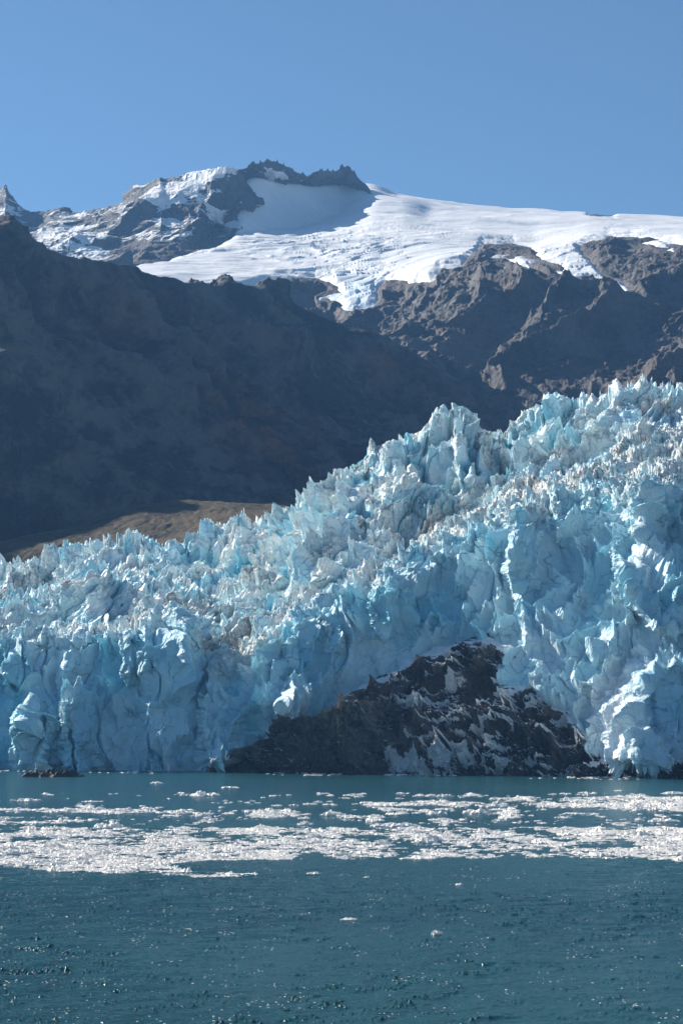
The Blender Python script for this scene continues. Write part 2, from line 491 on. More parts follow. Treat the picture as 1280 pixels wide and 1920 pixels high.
nn = face * (11.0 * big + 9.0 * rg * (1 - 0.4 * slab) + (5.0 * b1 + 1.6 * b2 * rough) * (1 - 0.5 * smoothface) + 0.6 * b3 * rough + 0.4 * fine) \
    + (wall + shelf) * ((2.5 * rg + (5.0 + 8.0 * slz) * slant * wall) * (1 - 0.3 * slab) + 9 * b1 * (1 - 0.7 * slz) + 3.2 * b2 * (0.3 + 0.7 * rough) * (1 - 0.6 * slz) + 1.2 * b3 * (0.15 + 0.85 * rough) + 0.5 * fine)
gout = sdist(gx, gy, OUT)
side = boxblur(boxblur(np.abs(np.gradient(gD, axis=1)) / ((gx[0, 1] - gx[0, 0]) * gD / F), 4, 0), 3, 1)
nn = nn * (1 - 0.8 * sm(-4, 10, gout)) * (1 - 0.62 * sm(0.8, 2.6, side)) - 10 * sm(2, 14, gout)
Pg = P + N * nn[..., None]
Pg[..., 2] += up - (shelf + wall) * 5.0
Pg[..., 1] -= 0.25 * up * wall
crev = sm(0.0, -0.35, -(0.25 - b1)) if False else 1 - sm(0.02, 0.35, b1)
fresh = np.clip(0.45 * crev * wall + sm(0.70, 0.97, r2) * 0.6 * rough + sm(0.75, 0.9, r1) * 0.3 + 0.35 * np.clip(c1, 0, 1) * (0.3 + wall) + face * (0.22 + 0.35 * sm(-0.1, 0.5, fbm(P, (30, 30, 60), 3, seed=97))), 0, 1)
band = np.exp(-((gv - 2.45) / 0.35) ** 2) * sm(430, 700, gx)
dirt = np.clip(sm(0.0, 0.6, fbm(P, (50, 50, 50), 5, seed=90)) * (shelf + 0.8 * wall) * 0.9 + band * 0.55 + 0.2 * wall * sm(0.1, 0.7, fbm(P, (9, 9, 3), 4, seed=95)), 0, 1)
dirt *= 1 - 0.4 * fresh
snow = np.clip(smoothface * sm(-0.3, 0.5, fbm(P, 45, 4, seed=99)) * 0.35 + 0.8 * np.exp(-(((gx - 1150 - (1340 - gy) * 0.25) / 45) ** 2 + ((gy - 1340) / 110) ** 2)), 0, 1)
g = struct(grid_mesh('glacier', Pg, ICE, dict(fresh=fresh, dirt=dirt, snow=snow, cliff=face * 0.55)),
           'broken blue-white tidewater glacier of seracs rising from the water', 'glacier')
log('glacier')

# ================================================================== rock below the glacier
ROCK = mat_rock('wet_dark_rock', (0.013, 0.014, 0.017), (0.13, 0.12, 0.115), (0.30, 0.25, 0.21), 0.06, bumpd=(3.0, 0.8))
sel = (gx[0] > 350) & (gx[0] < 1480)
vs = gv[:, 0] < 1.75
sub = np.ix_(vs, sel)
rx, ry, rD = gx[sub], gy[sub], gD[sub]
rD = rD + 0.0
base = at(rx, ry, rD)
sd = sdist(rx, ry, OUT)
sdn = sd + 9 * fbm(base, 14, 4, seed=110)
RN = N[sub]
strata = base[..., 2] * 0.9 - base[..., 0] * 0.45
lay = np.abs(((strata + 4 * fbm(base, 30, 3, seed=111)) / 7.0) % 1.0 - 0.5) * 2
rr = fbm(base, (22, 22, 22), 6, 0.6, seed=115, ridged=True)
rq, _, _, _ = blocks(base + 5 * np.stack([fbm(base, 20, 3, seed=s) for s in (119, 122, 123)], -1), (17, 17, 12), 19, 1.1, 0.3, 0.12)
rb, rbr, rbc, _ = blocks(base + 3 * np.stack([fbm(base, 12, 3, seed=s) for s in (116, 117, 118)], -1), (7, 7, 5), 9, 0.9, 0.3, 0.15)
saw = ((strata + 3 * fbm(base, 30, 3, seed=111)) / 5.0) % 1.0
saw2 = ((strata * 0.8 + base[..., 0] * 0.2 + 2 * fbm(base, 12, 3, seed=112)) / 1.9) % 1.0
off = np.clip(sdn * 0.3, -9, 4) + 1 + sm(2, 16, sdn) * (9.0 * (rr - 0.4) + 3.4 * (1 - saw) + 1.2 * (1 - saw2) + 3.5 * rb + 7.0 * (rq - 0.5))
# the rounded shoulder of bare rock, lower left
sh = np.exp(-(((rx - 680) / 110) ** 2 + ((ry - 1400) / 55) ** 2))
off = off + 6 * np.exp(-(((rx - 680) / 95) ** 2 + ((ry - 1385) / 42) ** 2))
off = off + sm(2, 16, sdn) * 1.6 * fbm(base, (4.5, 4.5, 3), 4, 0.65, seed=127, ridged=True)
off = off + 22 * np.exp(-((rx - 670) / 100) ** 2) * (1 - sm(1405, 1452, ry)) * np.clip(1 - (1405 - ry) / 120, 0, 1)
for cx, cy, sx, sy, am in ((570, 1400, 40, 25, 9), (870, 1360, 55, 22, 9), (1000, 1395, 60, 26, 10), (820, 1428, 70, 15, 12), (860, 1270, 60, 20, 6), (480, 1425, 40, 12, 6), (960, 1340, 40, 16, 6)):
    off = off + am * np.exp(-(((rx - cx) / sx) ** 2 + ((ry - cy) / sy) ** 2))
off = off + edge(rx + 6 * rr, ry, [(520, 1450), (545, 1400), (600, 1370)], 6, 5, 40) + edge(rx + 6 * rr, ry, [(655, 1450), (670, 1400), (720, 1350)], 9, 5, 50)
RP = base + RN * off[..., None] + np.array([0, -1.0, 0]) * 4
rn = normals(RP)
sn = sm(0.30, 0.75, rn[..., 2] + 0.45 * fbm(base, (24, 24, 9), 4, seed=120) - 0.25)
snpatch = sm(-0.25, 0.45, fbm(base + 0, (30, 30, 10), 4, seed=121) + 0.35 * sm(760, 980, rx) - 0.45 * sh
             + 0.9 * np.exp(-(((rx - 840) / 110) ** 2 + ((ry - 1440 + (rx - 840) * 0.1) / 20) ** 2)) + 0.5 * np.exp(-(((rx - 760) / 60) ** 2 + ((ry - 1325) / 14) ** 2)))
rsnow = np.clip(sn * 0.75 * snpatch + 0.95 * snpatch * sm(0.1, 0.6, sn) + 0.25 * snpatch, 0, 1) * 0.95
sk = base.copy(); sk[..., 2] -= 0.25 * base[..., 0]
streak = sm(0.12, 0.42, fbm(sk, (26, 26, 3.2), 4, 0.6, seed=125)) * sm(660, 780, rx) * (0.4 + 0.6 * sm(-0.3, 0.3, fbm(base, 30, 3, seed=126)))
rsnow = np.clip(rsnow + 0.9 * streak + 1.1 * np.exp(-(((rx - 815) / 90) ** 2 + ((ry - 1428 + (rx - 815) * 0.10) / 24) ** 2)) * sm(-0.5, 0.2, fbm(base, 9, 3, seed=124)) + 0.6 * np.exp(-(((rx - 770) / 55) ** 2 + ((ry - 1328) / 9) ** 2)) + 0.35 * (1 - sm(0, 12, sdn)), 0, 1)
warm = np.clip(sh * 1.3 + 0.2, 0, 1)
rock = struct(grid_mesh('rock_outcrop', RP, ROCK, dict(snow=rsnow, warm=warm), keep=sdn > -14),
              'dark wet rock patched with snow under the glacier front', 'rock')
ROCK.node_tree.nodes['Principled BSDF'].inputs['Roughness'].default_value = 0.5
log('rock')

# ================================================================== left mountain
def mountain(name, P, N, amp, size, seed, aniso=None, octs=7):
    pass
SLOPE = mat_rock('slope_scree', (0.011, 0.017, 0.025), (0.092, 0.090, 0.084), (0.20, 0.085, 0.045), 0.009, bumpd=(9, 2.5))
YM1 = [(-1100, 420), (-704, 310), (-540, 255), (-475, 335), (-435, 425), (-200, 425), (0, 424), (60, 445), (100, 465), (150, 476), (200, 486), (285, 497), (340, 515), (400, 526), (430, 521), (480, 534), (540, 552),  # unseen part left of frame is shaped to shade the bench, dipping for light
       (590, 578), (640, 600), (690, 612), (740, 640), (800, 672), (850, 702), (900, 735), (960, 768), (1100, 835), (1400, 900)]
rows = [
    ([(-1100, 1150), (0, 1130), (1400, 1130)], [(-1100, 1650), (0, 1850), (500, 1950), (1400, 2000)]),
    ([(-1100, 1080), (0, 1050), (250, 975), (500, 955), (1400, 960)], [(-1100, 1750), (-704, 1880), (0, 2030), (250, 2120), (500, 2230), (1400, 2450)]),
    ([(x, y * 0.45 + 940 * 0.55) for x, y in YM1], [(-1100, 1850), (-704, 2020), (-400, 2120), (0, 2150), (250, 2350), (500, 2530), (960, 2750), (1400, 2800)]),
    (YM1, [(-1100, 2000), (-704, 2240), (-530, 2340), (-300, 2380), (0, 2300), (200, 2520), (430, 2780), (600, 2880), (850, 2970), (960, 2990), (1400, 3050)]),
    ([(x, y + 8) for x, y in YM1], [(-1100, 2150), (-704, 2360), (0, 2420), (430, 2900), (850, 3060), (1400, 3150)]),
    ([(x, y + 120) for x, y in YM1], [(-1100, 3000), (0, 2800), (430, 3150), (850, 3250), (1400, 3300)]),
]
mx, my, mD, mv = net(-1100, 1200, 1150, rows, [20, 190, 240, 40, 20], smooth=(8, 3))
P = at(mx, my, mD)
N = boxblur(boxblur(normals(P), 6, 0), 6, 1)
M1M = 1
w1 = P + 40 * np.stack([fbm(P, 220, 3, seed=s) for s in (200, 210, 220)], -1)
# gullies run down the fall line to the lower right
ga = P.copy(); ga[..., 0] = P[..., 0] + 0.55 * P[..., 2]; ga[..., 2] *= 0.15; ga[..., 1] *= 0.3
gul = fbm(ga + 25 * np.stack([fbm(P, 120, 3, seed=s) for s in (201, 211, 221)], -1), 150, 6, 0.5, seed=230, ridged=True)
rf = fbm(w1, (120, 120, 120), 7, 0.5, seed=240, ridged=True)
top = sm(1.6, 2.6, mv)
rf2 = fbm(w1, (260, 260, 260), 7, 0.5, seed=240)
d = 3.5 * fbm(P, 28, 5, 0.65, seed=256, ridged=True) + gul * (8 + 20 * top) + rf * (4 + 9 * top) + rf2 * (10 + 18 * top)
d = d * (1 - 0.5 * np.exp(-((mv - 3) / 0.25) ** 2))
d *= 1 - 0.55 * np.exp(-((mv - 3) / 0.15) ** 2)
P = P + N * d[..., None]
warm = np.clip(1.4 * np.exp(-(((mx - 500 - (my - 800) * 0.6) / 70) ** 2 + ((my - 800) / 75) ** 2)) + 0.8 * np.exp(-(((mx - 730) / 50) ** 2 + ((my - 665) / 18) ** 2)), 0, 1)
warm = warm * sm(-0.4, 0.3, fbm(P, 60, 3, seed=250))
warm = np.clip(warm, 0, 1)
tone = 0.20 * gul + 0.16 * fbm(P, (30, 30, 30), 6, 0.7, seed=252) - 0.02  # relief shading put into the colour: crests lighter, hollows darker, plus random mottling
band_ = np.exp(-((mv - 2.75) / 0.28) ** 2) * sm(120, 260, mx)
warm = np.clip(warm + 0.35 * band_ * sm(-0.2, 0.4, fbm(P, 90, 4, seed=254)), 0, 1)
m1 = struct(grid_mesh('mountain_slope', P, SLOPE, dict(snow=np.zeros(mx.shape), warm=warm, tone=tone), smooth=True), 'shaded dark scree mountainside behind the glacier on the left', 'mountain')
log('m1')

# moraine bench with brush, between the slope and the glacier
BRUSH = MB('bench_brush', 0.9)
cc = BRUSH.mix(BRUSH.ramp(BRUSH.noise(0.02, 6, 0.7), 0.35, 0.65), (0.030, 0.025, 0.016), (0.095, 0.066, 0.036))
cc = BRUSH.mix(BRUSH.ramp(BRUSH.noise(0.12, 4, 0.7), 0.45, 0.7), cc, (0.07, 0.065, 0.03))
BRUSH = BRUSH.done(cc, BRUSH.bump(BRUSH.noise(0.5, 5, 0.7), 1.2, 0.9))
rows = [
    ([(-400, 1200), (0, 1150), (1300, 1100)], [(-400, 1700), (1300, 1700)]),
    ([(-400, 1080), (0, 1035), (200, 1030), (400, 985), (520, 965), (700, 960), (1300, 960)], [(-400, 1780), (200, 1780), (1300, 1780)]),
    ([(-400, 1060), (0, 1012), (130, 985), (200, 962), (260, 944), (350, 938), (430, 936), (510, 936), (600, 945), (1300, 960)], [(-400, 1850), (0, 1850), (500, 2000), (1300, 2050)]),
    ([(-400, 1070), (0, 1022), (130, 992), (200, 969), (260, 950), (510, 944), (1300, 970)], [(-400, 2080), (0, 2080), (500, 2250), (1300, 2350)]),
]
bx_, by_, bD, bv = net(-400, 1200, 700, rows, [20, 110, 40], smooth=(6, 8))
P = at(bx_, by_, bD)
P[..., 2] += 5 * fbm(P, 110, 4, seed=260) + 1.1 * fbm(P, 9, 4, 0.6, seed=262) - 3
struct(grid_mesh('moraine', P, BRUSH, smooth=True), 'brown brushy moraine bench at the foot of the slope', 'moraine')

# ================================================================== right mountain and the snowfield above
UP = mat_rock('brown_grey_rock', (0.034, 0.034, 0.038), (0.125, 0.115, 0.110), (0.15, 0.10, 0.075), 0.012, bumpd=(14, 4))
YS = [(-300, 500), (200, 500), (300, 480), (400, 448), (440, 390), (455, 345), (480, 332), (560, 348), (660, 348), (700, 350), (740, 369), (800, 380), (860, 387), (1000, 396), (1100, 403), (1280, 412), (1600, 425)]
urows = [
    ([(-300, 900), (1600, 900)], [(-300, 3050), (600, 2950), (1280, 2640), (1600, 2600)]),
    ([(-300, 700), (600, 690), (1600, 700)], [(-300, 3450), (600, 3350), (900, 3200), (1280, 2980), (1600, 2900)]),
    ([(-300, 560), (600, 600), (700, 600), (850, 560), (1600, 560)], [(-300, 3800), (600, 3650), (700, 3600), (900, 3460), (1280, 3220), (1600, 3150)]),
    ([(-300, 520), (450, 525), (600, 530), (720, 525), (830, 500), (1000, 495), (1120, 500), (1600, 495)], [(-300, 3950), (600, 3900), (720, 3820), (850, 3700), (1280, 3420), (1600, 3400)]),
    ([(-300, 510), (450, 470), (700, 450), (900, 450), (1000, 460), (1100, 440), (1280, 440), (1600, 440)], [(-300, 4250), (600, 4400), (1000, 4150), (1100, 4100), (1280, 3900), (1600, 3900)]),
    ([(-300, 505), (250, 505), (400, 466), (440, 444), (560, 436), (630, 408), (700, 383), (760, 388), (800, 402), (1280, 425), (1600, 432)], [(-300, 5000), (400, 4680), (450, 4720), (540, 4930), (640, 5260), (760, 5200), (1600, 4700)]),
    (YS, [(-300, 5450), (440, 4900), (540, 5150), (640, 5500), (700, 5480), (760, 5450), (850, 5500), (1600, 5600)]),
    ([(x, y + 5) for x, y in YS], 6100.0),
    ([(x, y + 50) for x, y in YS], 7000.0),
]
ux, uy, uD, uv = net(250, 1550, 1250, urows, [70, 190, 60, 110, 90, 110, 20, 8], smooth=(5, 8))
base = at(ux, uy, uD)
N = boxblur(boxblur(normals(base), 8, 0), 8, 1)
SNOW = [(200, 520), (290, 494), (340, 484), (400, 466), (440, 440), (450, 300), (760, 300), (1700, 300), (1700, 470), (1290, 462), (1180, 445), (1140, 445), (1100, 458), (1085, 470), (1090, 478), (1120, 505), (1150, 525), (1190, 545), (1172, 546), (1130, 530), (1105, 528), (1085, 540), (1060, 530), (1020, 500), (990, 495), (1015, 515), (1025, 520), (985, 500), (930, 485), (920, 488), (975, 487),
        (1020, 498), (1052, 500), (1020, 488), (995, 468), (960, 460), (905, 460), (890, 478), (865, 500), (830, 510), (808, 532), (760, 528), (725, 530), (705, 548), (712, 565), (690, 582), (668, 586), (640, 575), (614, 558), (600, 560), (640, 548), (618, 530), (590, 520), (530, 528), (480, 540), (350, 560), (200, 560)]
jn = fbm(base, 70, 5, 0.55, seed=300)
sd = sdist(ux, uy, SNOW)
extra = [[(930, 502), (945, 500), (985, 512), (978, 516)], [(1205, 455), (1235, 452), (1270, 463), (1262, 470), (1225, 462)]]
for e in extra: sd = np.maximum(sd, sdist(ux, uy, e) * 1.0)
NUN = [[(1105, 404), (1118, 401), (1150, 404), (1148, 407), (1110, 407)], [(900, 462), (960, 458), (1000, 470), (1010, 486), (985, 486), (930, 484), (890, 482)]]
for e in NUN: sd = np.minimum(sd, -sdist(ux, uy, e))
sdn = sd + 5 * jn
# rock
wr = base + 30 * np.stack([fbm(base, 180, 3, seed=s) for s in (310, 320, 330)], -1)
ga = wr.copy(); ga[..., 0] = wr[..., 0] - 0.75 * wr[..., 2]; ga[..., 1] *= 0.35; ga[..., 2] *= 0.25
gul = fbm(ga, (190, 190, 190), 6, 0.52, seed=340, ridged=True)
rf = fbm(wr, (90, 90, 90), 7, 0.55, seed=350, ridged=True)
kn = fbm(base, 260, 3, seed=360)
low = 1 - sm(2.2, 3.2, uv)
rf2 = fbm(wr, (150, 150, 150), 7, 0.55, seed=355)
doff = gul * (12 + 24 * low) + rf * 5 + rf2 * 8 + kn * 12 + 5 * fbm(base, 30, 4, 0.6, seed=358)
doff = doff - doff.mean()
rockP = base + N * (doff * (1 - sm(-16, 1, sdn)) + np.clip(-sdn * 0.9, -20, 4))[..., None]
warm = sm(-0.2, 0.5, fbm(base, 160, 4, seed=370)) * 0.6
struct(grid_mesh('mountain', rockP, UP, dict(snow=np.zeros(ux.shape), warm=warm), keep=(sdn < 30), smooth=True),
       'gullied brown-grey rock mountain under the snowfield on the right', 'mountain')
log('m2')
# snow sheet
SN = mat_snow()
tongue = np.exp(-(((ux - 660) / 90) ** 2 + ((uy - 545) / 55) ** 2)) + 0.9 * np.exp(-(((ux - 1090) / 75) ** 2 + ((uy - 505) / 40) ** 2))
mid_ = np.exp(-(((ux - 620) / 230) ** 2 + ((uy - 470) / 45) ** 2))
cre = base + 30 * np.stack([fbm(base, 160, 3, seed=s) for s in (400, 410, 420)], -1)
c_ = fbm(cre, (150, 45, 400), 4, 0.5, seed=430, ridged=True)
vb, vr, vc, _ = blocks(cre, (40, 26, 60), 21, 0.9, 0.5, 0.16)
snowoff = kn * 6 + 6 * fbm(base, (500, 250, 250), 4, seed=440) + c_ * (0.9 + 4.5 * mid_) + (vb * 6 - 2) * np.clip(tongue + 0.12 * mid_, 0, 1) * sm(-3, 12, sdn) + np.clip(sdn * 0.9, -14, 9)
snowP = base + N * snowoff[..., None]
blue = np.clip(0.55 * tongue * sm(500, 560, uy) + 0.35 * vc * np.clip(tongue + 0.5 * mid_, 0, 1), 0, 1)
struct(grid_mesh('snowfield', snowP, SN, dict(blue=blue), keep=(sdn > -14), smooth=True),
       'white snowfield with crevasses spread across the mountain top', 'snowfield')
log('snow')

# ================================================================== rocky peaks on the left skyline
PK = mat_rock('peak_rock', (0.040, 0.042, 0.048), (0.11, 0.105, 0.10), (0.15, 0.11, 0.09), 0.011, bumpd=(16, 5))
YP = [(-300, 330), (-60, 372), (0, 350), (12, 346), (22, 362), (35, 378), (60, 396), (90, 392), (112, 390), (135, 396), (190, 386), (232, 376), (262, 350), (278, 340), (300, 331), (310, 336), (350, 325), (400, 314), (420, 311), (452, 314), (470, 304),
      (500, 301), (515, 301), (540, 312), (560, 322), (578, 333), (585, 320), (600, 316), (625, 319), (640, 310), (656, 308), (668, 322), (680, 340), (690, 348), (702, 368), (712, 380)]
LOW = [(-300, 560), (200, 540), (290, 497), (340, 486), (400, 468), (432, 452), (440, 448)]
prow = [
    ([(-300, 600), (715, 560)], [(-300, 4300), (715, 4300)]),
    ([(-300, 500), (300, 470), (450, 430), (560, 390), (715, 385)], [(-300, 4600), (300, 4500), (450, 4700), (600, 5000), (715, 5300)]),
    (YP, [(-300, 5700), (300, 4950), (450, 4930), (540, 5180), (640, 5520), (715, 5490)]),
    ([(x, y + 6) for x, y in YP], [(-300, 5800), (300, 5050), (450, 5040), (540, 5290), (640, 5630), (715, 5600)]),
    ([(x, y + 90) for x, y in YP], 6300.0),
]
qx, qy, qD, qv = net(-200, 712, 950, prow, [30, 260, 14, 8], smooth=(3, 1))
PKP = [(-300, 200), (-300, 600), (200, 540), (290, 496), (340, 486), (400, 467), (432, 452), (400, 430), (455, 432), (470, 420), (430, 405), (450, 396), (480, 400), (512, 390), (508, 378), (480, 352), (455, 335), (448, 320), (465, 318), (500, 330), (530, 345), (575, 350), (590, 346), (640, 348), (670, 358), (698, 372), (712, 372), (712, 200)]
base = at(qx, qy, qD)
# depth of the snow sheet at the same pixels
def up_D(px, py):
    Xs = np.linspace(-300, 1600, 191)
    ys = np.array([poly(r[0], Xs) for r in urows[:7]]); Ds = np.array([poly(r[1], Xs) if isinstance(r[1], list) else np.full(191, r[1]) for r in urows[:7]])
    out = np.zeros(px.shape)
    for j in range(px.shape[1]):
        x = px[0, j]
        yy = np.array([np.interp(x, Xs, ys[i]) for i in range(7)]); dd = np.array([np.interp(x, Xs, Ds[i]) for i in range(7)])
        out[:, j] = np.interp(-py[:, j], -yy, dd)
    return out
sd = sdist(qx, qy, PKP)
jn = fbm(base, 80, 5, 0.6, seed=500)
sdn = sd + 5 * jn
ud = up_D(qx, qy)
inreg = sm(330, 430, qx)
qD2 = qD * (1 - inreg) + (ud - np.clip(sdn * 5, -80, 80)) * inreg
base = at(qx, qy, qD2)
N = boxblur(boxblur(normals(at(qx, qy, qD)), 8, 0), 8, 1)
wq = base + 35 * np.stack([fbm(base, 200, 3, seed=s) for s in (510, 520, 530)], -1)
rf = fbm(wq, (240, 240, 240), 8, 0.56, seed=540, ridged=True)
ga = wq.copy(); ga[..., 0] -= 0.5 * wq[..., 2]; ga[..., 1] *= 0.4; ga[..., 2] *= 0.3
gl = fbm(ga, 200, 6, 0.55, seed=550, ridged=True)
ins = sm(-4, 14, sdn)
rf2 = fbm(wq, 260, 7, 0.55, seed=545)
doff = (rf * 22 + gl * 26 + rf2 * 34) * (0.2 + 0.8 * ins) * (1 - 0.5 * sm(440, 520, qx)) * (1 - (0.65 + 0.3 * sm(250, 300, qx) * (1 - sm(430, 460, qx))) * np.exp(-((qv - 2) / 0.3) ** 2))
Pq = base + N * doff[..., None] * np.array([1, 1, 0.35])
jag = np.exp(-((qv - 2) / 0.12) ** 2)
Pq[..., 2] += jag * (3 + 6 * sm(440, 480, qx) + 4 * (1 - sm(30, 70, qx))) * fbm(base, (28, 60, 60), 4, 0.6, seed=560, ridged=True)
nq = normals(boxblur(boxblur(Pq, 1, 0), 1, 1))
snq = sm(0.25, 0.8, nq[..., 2] * 0.8 + 0.5 * fbm(base, (110, 110, 40), 6, 0.65, seed=570))
dome = 1.3 * np.exp(-(((qx - 365 - (350 - qy) * 1.2) / 55) ** 2 + ((qy - 350) / 30) ** 2)) + np.exp(-(((qx - 140) / 50) ** 2 + ((qy - 440) / 30) ** 2)) + 0.6 * np.exp(-(((qx - 0) / 40) ** 2 + ((qy - 400) / 25) ** 2)) + np.exp(-(((qx - 430) / 40) ** 2 + ((qy - 405) / 16) ** 2))
right_pk = sm(560, 590, qx)
SP = [(262, 380), (310, 350), (355, 328), (415, 308), (448, 315), (410, 330), (368, 350), (335, 372), (300, 384)]
SP2 = [(395, 385), (440, 395), (462, 420), (440, 440), (400, 425), (370, 400)]
snq = snq - 0.20 - 0.22 * (1 - sm(200, 280, qx))
snq = np.maximum(snq, np.maximum(sm(-8, 10, sdist(qx, qy, SP) + 12 * fbm(base, (60, 60, 25), 5, 0.65, seed=575)), 0.8 * sm(-6, 10, sdist(qx, qy, SP2) + 14 * fbm(base, (50, 50, 20), 5, 0.65, seed=576))))
snq = np.clip(snq * 0.75 + 0.55 * dome * sm(0.1, 0.5, snq + 0.2) - 0.25 * right_pk - 0.4 * sm(430, 470, qy) * sm(180, 300, qx), 0, 1)
struct(grid_mesh('rocky_peaks', Pq, PK, dict(snow=snq, warm=np.full(qx.shape, 0.15)), keep=(sdn > -10), smooth=True),
       'jagged snow-dusted rock peaks on the left skyline', 'mountain')
log('peaks')

# ================================================================== the water
WM = MB('fjord_water', 0.17)
WM.b.inputs['IOR'].default_value = 1.33
WM.b.inputs['Specular IOR Level'].default_value = 0.5
w = WM.mix(WM.ramp(WM.noise(0.006, 3, 0.5), 0.35, 0.65), (0.010, 0.057, 0.073), (0.014, 0.074, 0.089))
n = WM.bump(WM.noise(1.6, 4, 0.65, stretch=((0.8, 1.0, 1), (0, 0, -0.2))), 0.35, 0.9)
WATER = WM.done(w, n)
yrows = np.concatenate([np.linspace(-300, 190, 12), np.geomspace(200, 560, 980), np.geomspace(563, 1900, 300), np.linspace(2000, 9000, 12)])
tw = np.concatenate([-np.geomspace(60, 1.02, 14), np.linspace(-1, 1, 900), np.geomspace(1.02, 60, 14)])
half = np.maximum(yrows * 0.185, 40.0)
Xr = np.where(np.abs(tw)[None, :] <= 1, tw[None, :] * half[:, None], np.sign(tw)[None, :] * (half[:, None] + (np.abs(tw)[None, :] - 1) / 59 * (4300 - half[:, None])))
Pw = np.stack([Xr, np.broadcast_to(yrows[:, None], Xr.shape), np.zeros(Xr.shape)], -1)
gust = 0.55 + 0.75 * sm(-0.4, 0.5, fbm(Pw, (60, 110, 50), 3, seed=600))
wv = Pw.copy(); ca, sa_ = math.cos(0.35), math.sin(0.35)
wv[..., 0] = Pw[..., 0] * ca + Pw[..., 1] * sa_; wv[..., 1] = -Pw[..., 0] * sa_ + Pw[..., 1] * ca
wv = wv + 1.5 * np.stack([fbm(Pw, 9, 2, seed=s_) for s_ in (610, 611, 612)], -1)
wh = 0.30 * noise(wv, (11, 6.5, 9), 620) + 0.20 * noise(wv, (4.6, 2.9, 5), 621) + 0.11 * noise(wv, (1.9, 1.3, 3), 622) + 0.05 * noise(wv, (0.9, 0.65, 2), 623)
spk = np.clip(noise(wv, (0.5, 0.5, 2), 630) - 0.30, 0, 1) * sm(0.0, 0.5, noise(wv, (5, 3.5, 7), 631))
wh = wh + 0.8 * spk * (1 - sm(300, 700, Pw[..., 1]))
inner = sm(190, 215, yrows) * (1 - 0.85 * sm(560, 900, yrows)) * (1 - sm(1300, 1800, yrows))
Pw[..., 2] = wh * gust * inner[:, None] * (np.abs(tw) < 1.03)[None, :]
struct(grid_mesh('water', Pw, WATER, smooth=True), 'rippled teal fjord water with sun glints', 'water')
log('water')

# ================================================================== floating ice
FM = MB('floating_ice', 0.35)
c = FM.mix(FM.ramp(FM.noise(0.7, 3), 0.35, 0.65), (0.90, 0.86, 0.79), (0.84, 0.82, 0.79))
FM.b.inputs['Specular IOR Level'].default_value = 0.5
FLOE = FM.done(c, FM.bump(FM.noise(4.0, 4, 0.7), 0.12, 0.9))

def raw_mesh(name, V, quads, tris, mat):
    me = bpy.data.meshes.new(name)
    V = V.reshape(-1, 3)
    me.vertices.add(len(V)); me.vertices.foreach_set('co', V.astype(f32).ravel())
    li = np.concatenate([quads.ravel(), tris.ravel()]).astype(np.int32)
    me.loops.add(len(li)); me.loops.foreach_set('vertex_index', li)
    ls = np.concatenate([np.arange(len(quads)) * 4, len(quads) * 4 + np.arange(len(tris)) * 3]).astype(np.int32)
    me.polygons.add(len(ls)); me.polygons.foreach_set('loop_start', ls)
    me.polygons.foreach_set('use_smooth', np.zeros(len(ls), bool))
    me.update(calc_edges=True)
    me.materials.append(mat)
    return me

def floe_mesh(name, seed, w, d, h, mat, n=44, spiky=1.0, power=0.5):
    """a rugged slab: a dome-like height grid with ragged outline, sides going under the water"""
    r = np.linspace(0, 1, n // 2)[1:]
    a = np.linspace(0, 2 * np.pi, n * 2, endpoint=False)
    R, A = np.meshgrid(r, a, indexing='ij')
    C = np.stack([np.cos(A) * 2, np.sin(A) * 2, 0 * A], -1)
    outl = 1 + 0.38 * fbm(C, 1.3, 3, seed=seed)
    X = R * np.cos(A) * outl * w / 2; Y = R * np.sin(A) * outl * d / 2
    Q = np.stack([X / w * 6 + seed, Y / d * 6, 0 * X], -1)
    hh = 0.30 + 0.75 * np.abs(fbm(Q, (1.9, 2.2, 1), 4, 0.6, seed=seed + 5)) * spiky + 0.35 * fbm(Q, 1.0, 4, 0.6, seed=seed + 9)
    Z = h * hh * (1 - R ** 3) ** power - 0.25 * h * (R > 0.985) * 2
    V = np.stack([X, Y, Z], -1)
    top = np.array([[0, 0, h * 0.5]])
    m_ = len(a); k = len(r)
    idx = np.arange(k * m_).reshape(k, m_)
    nx = np.roll(idx, -1, 1)
    quads = np.stack([idx[:-1], idx[1:], nx[1:], nx[:-1]], -1).reshape(-1, 4)
    c0 = k * m_
    tris = np.stack([np.full(m_, c0), idx[0], nx[0]], -1)
    V = np.concatenate([V.reshape(-1, 3), top])
    V[c0, 2] = V[:m_, 2].mean()
    return raw_mesh(name, V, quads, tris, mat)

def wpt(px, py):
    D = water_D(py)
    return (float((px - 640) / F * math.hypot(1, 0) * D * 1.0 / (CT - (960 - py) / F * ST)), float(D))

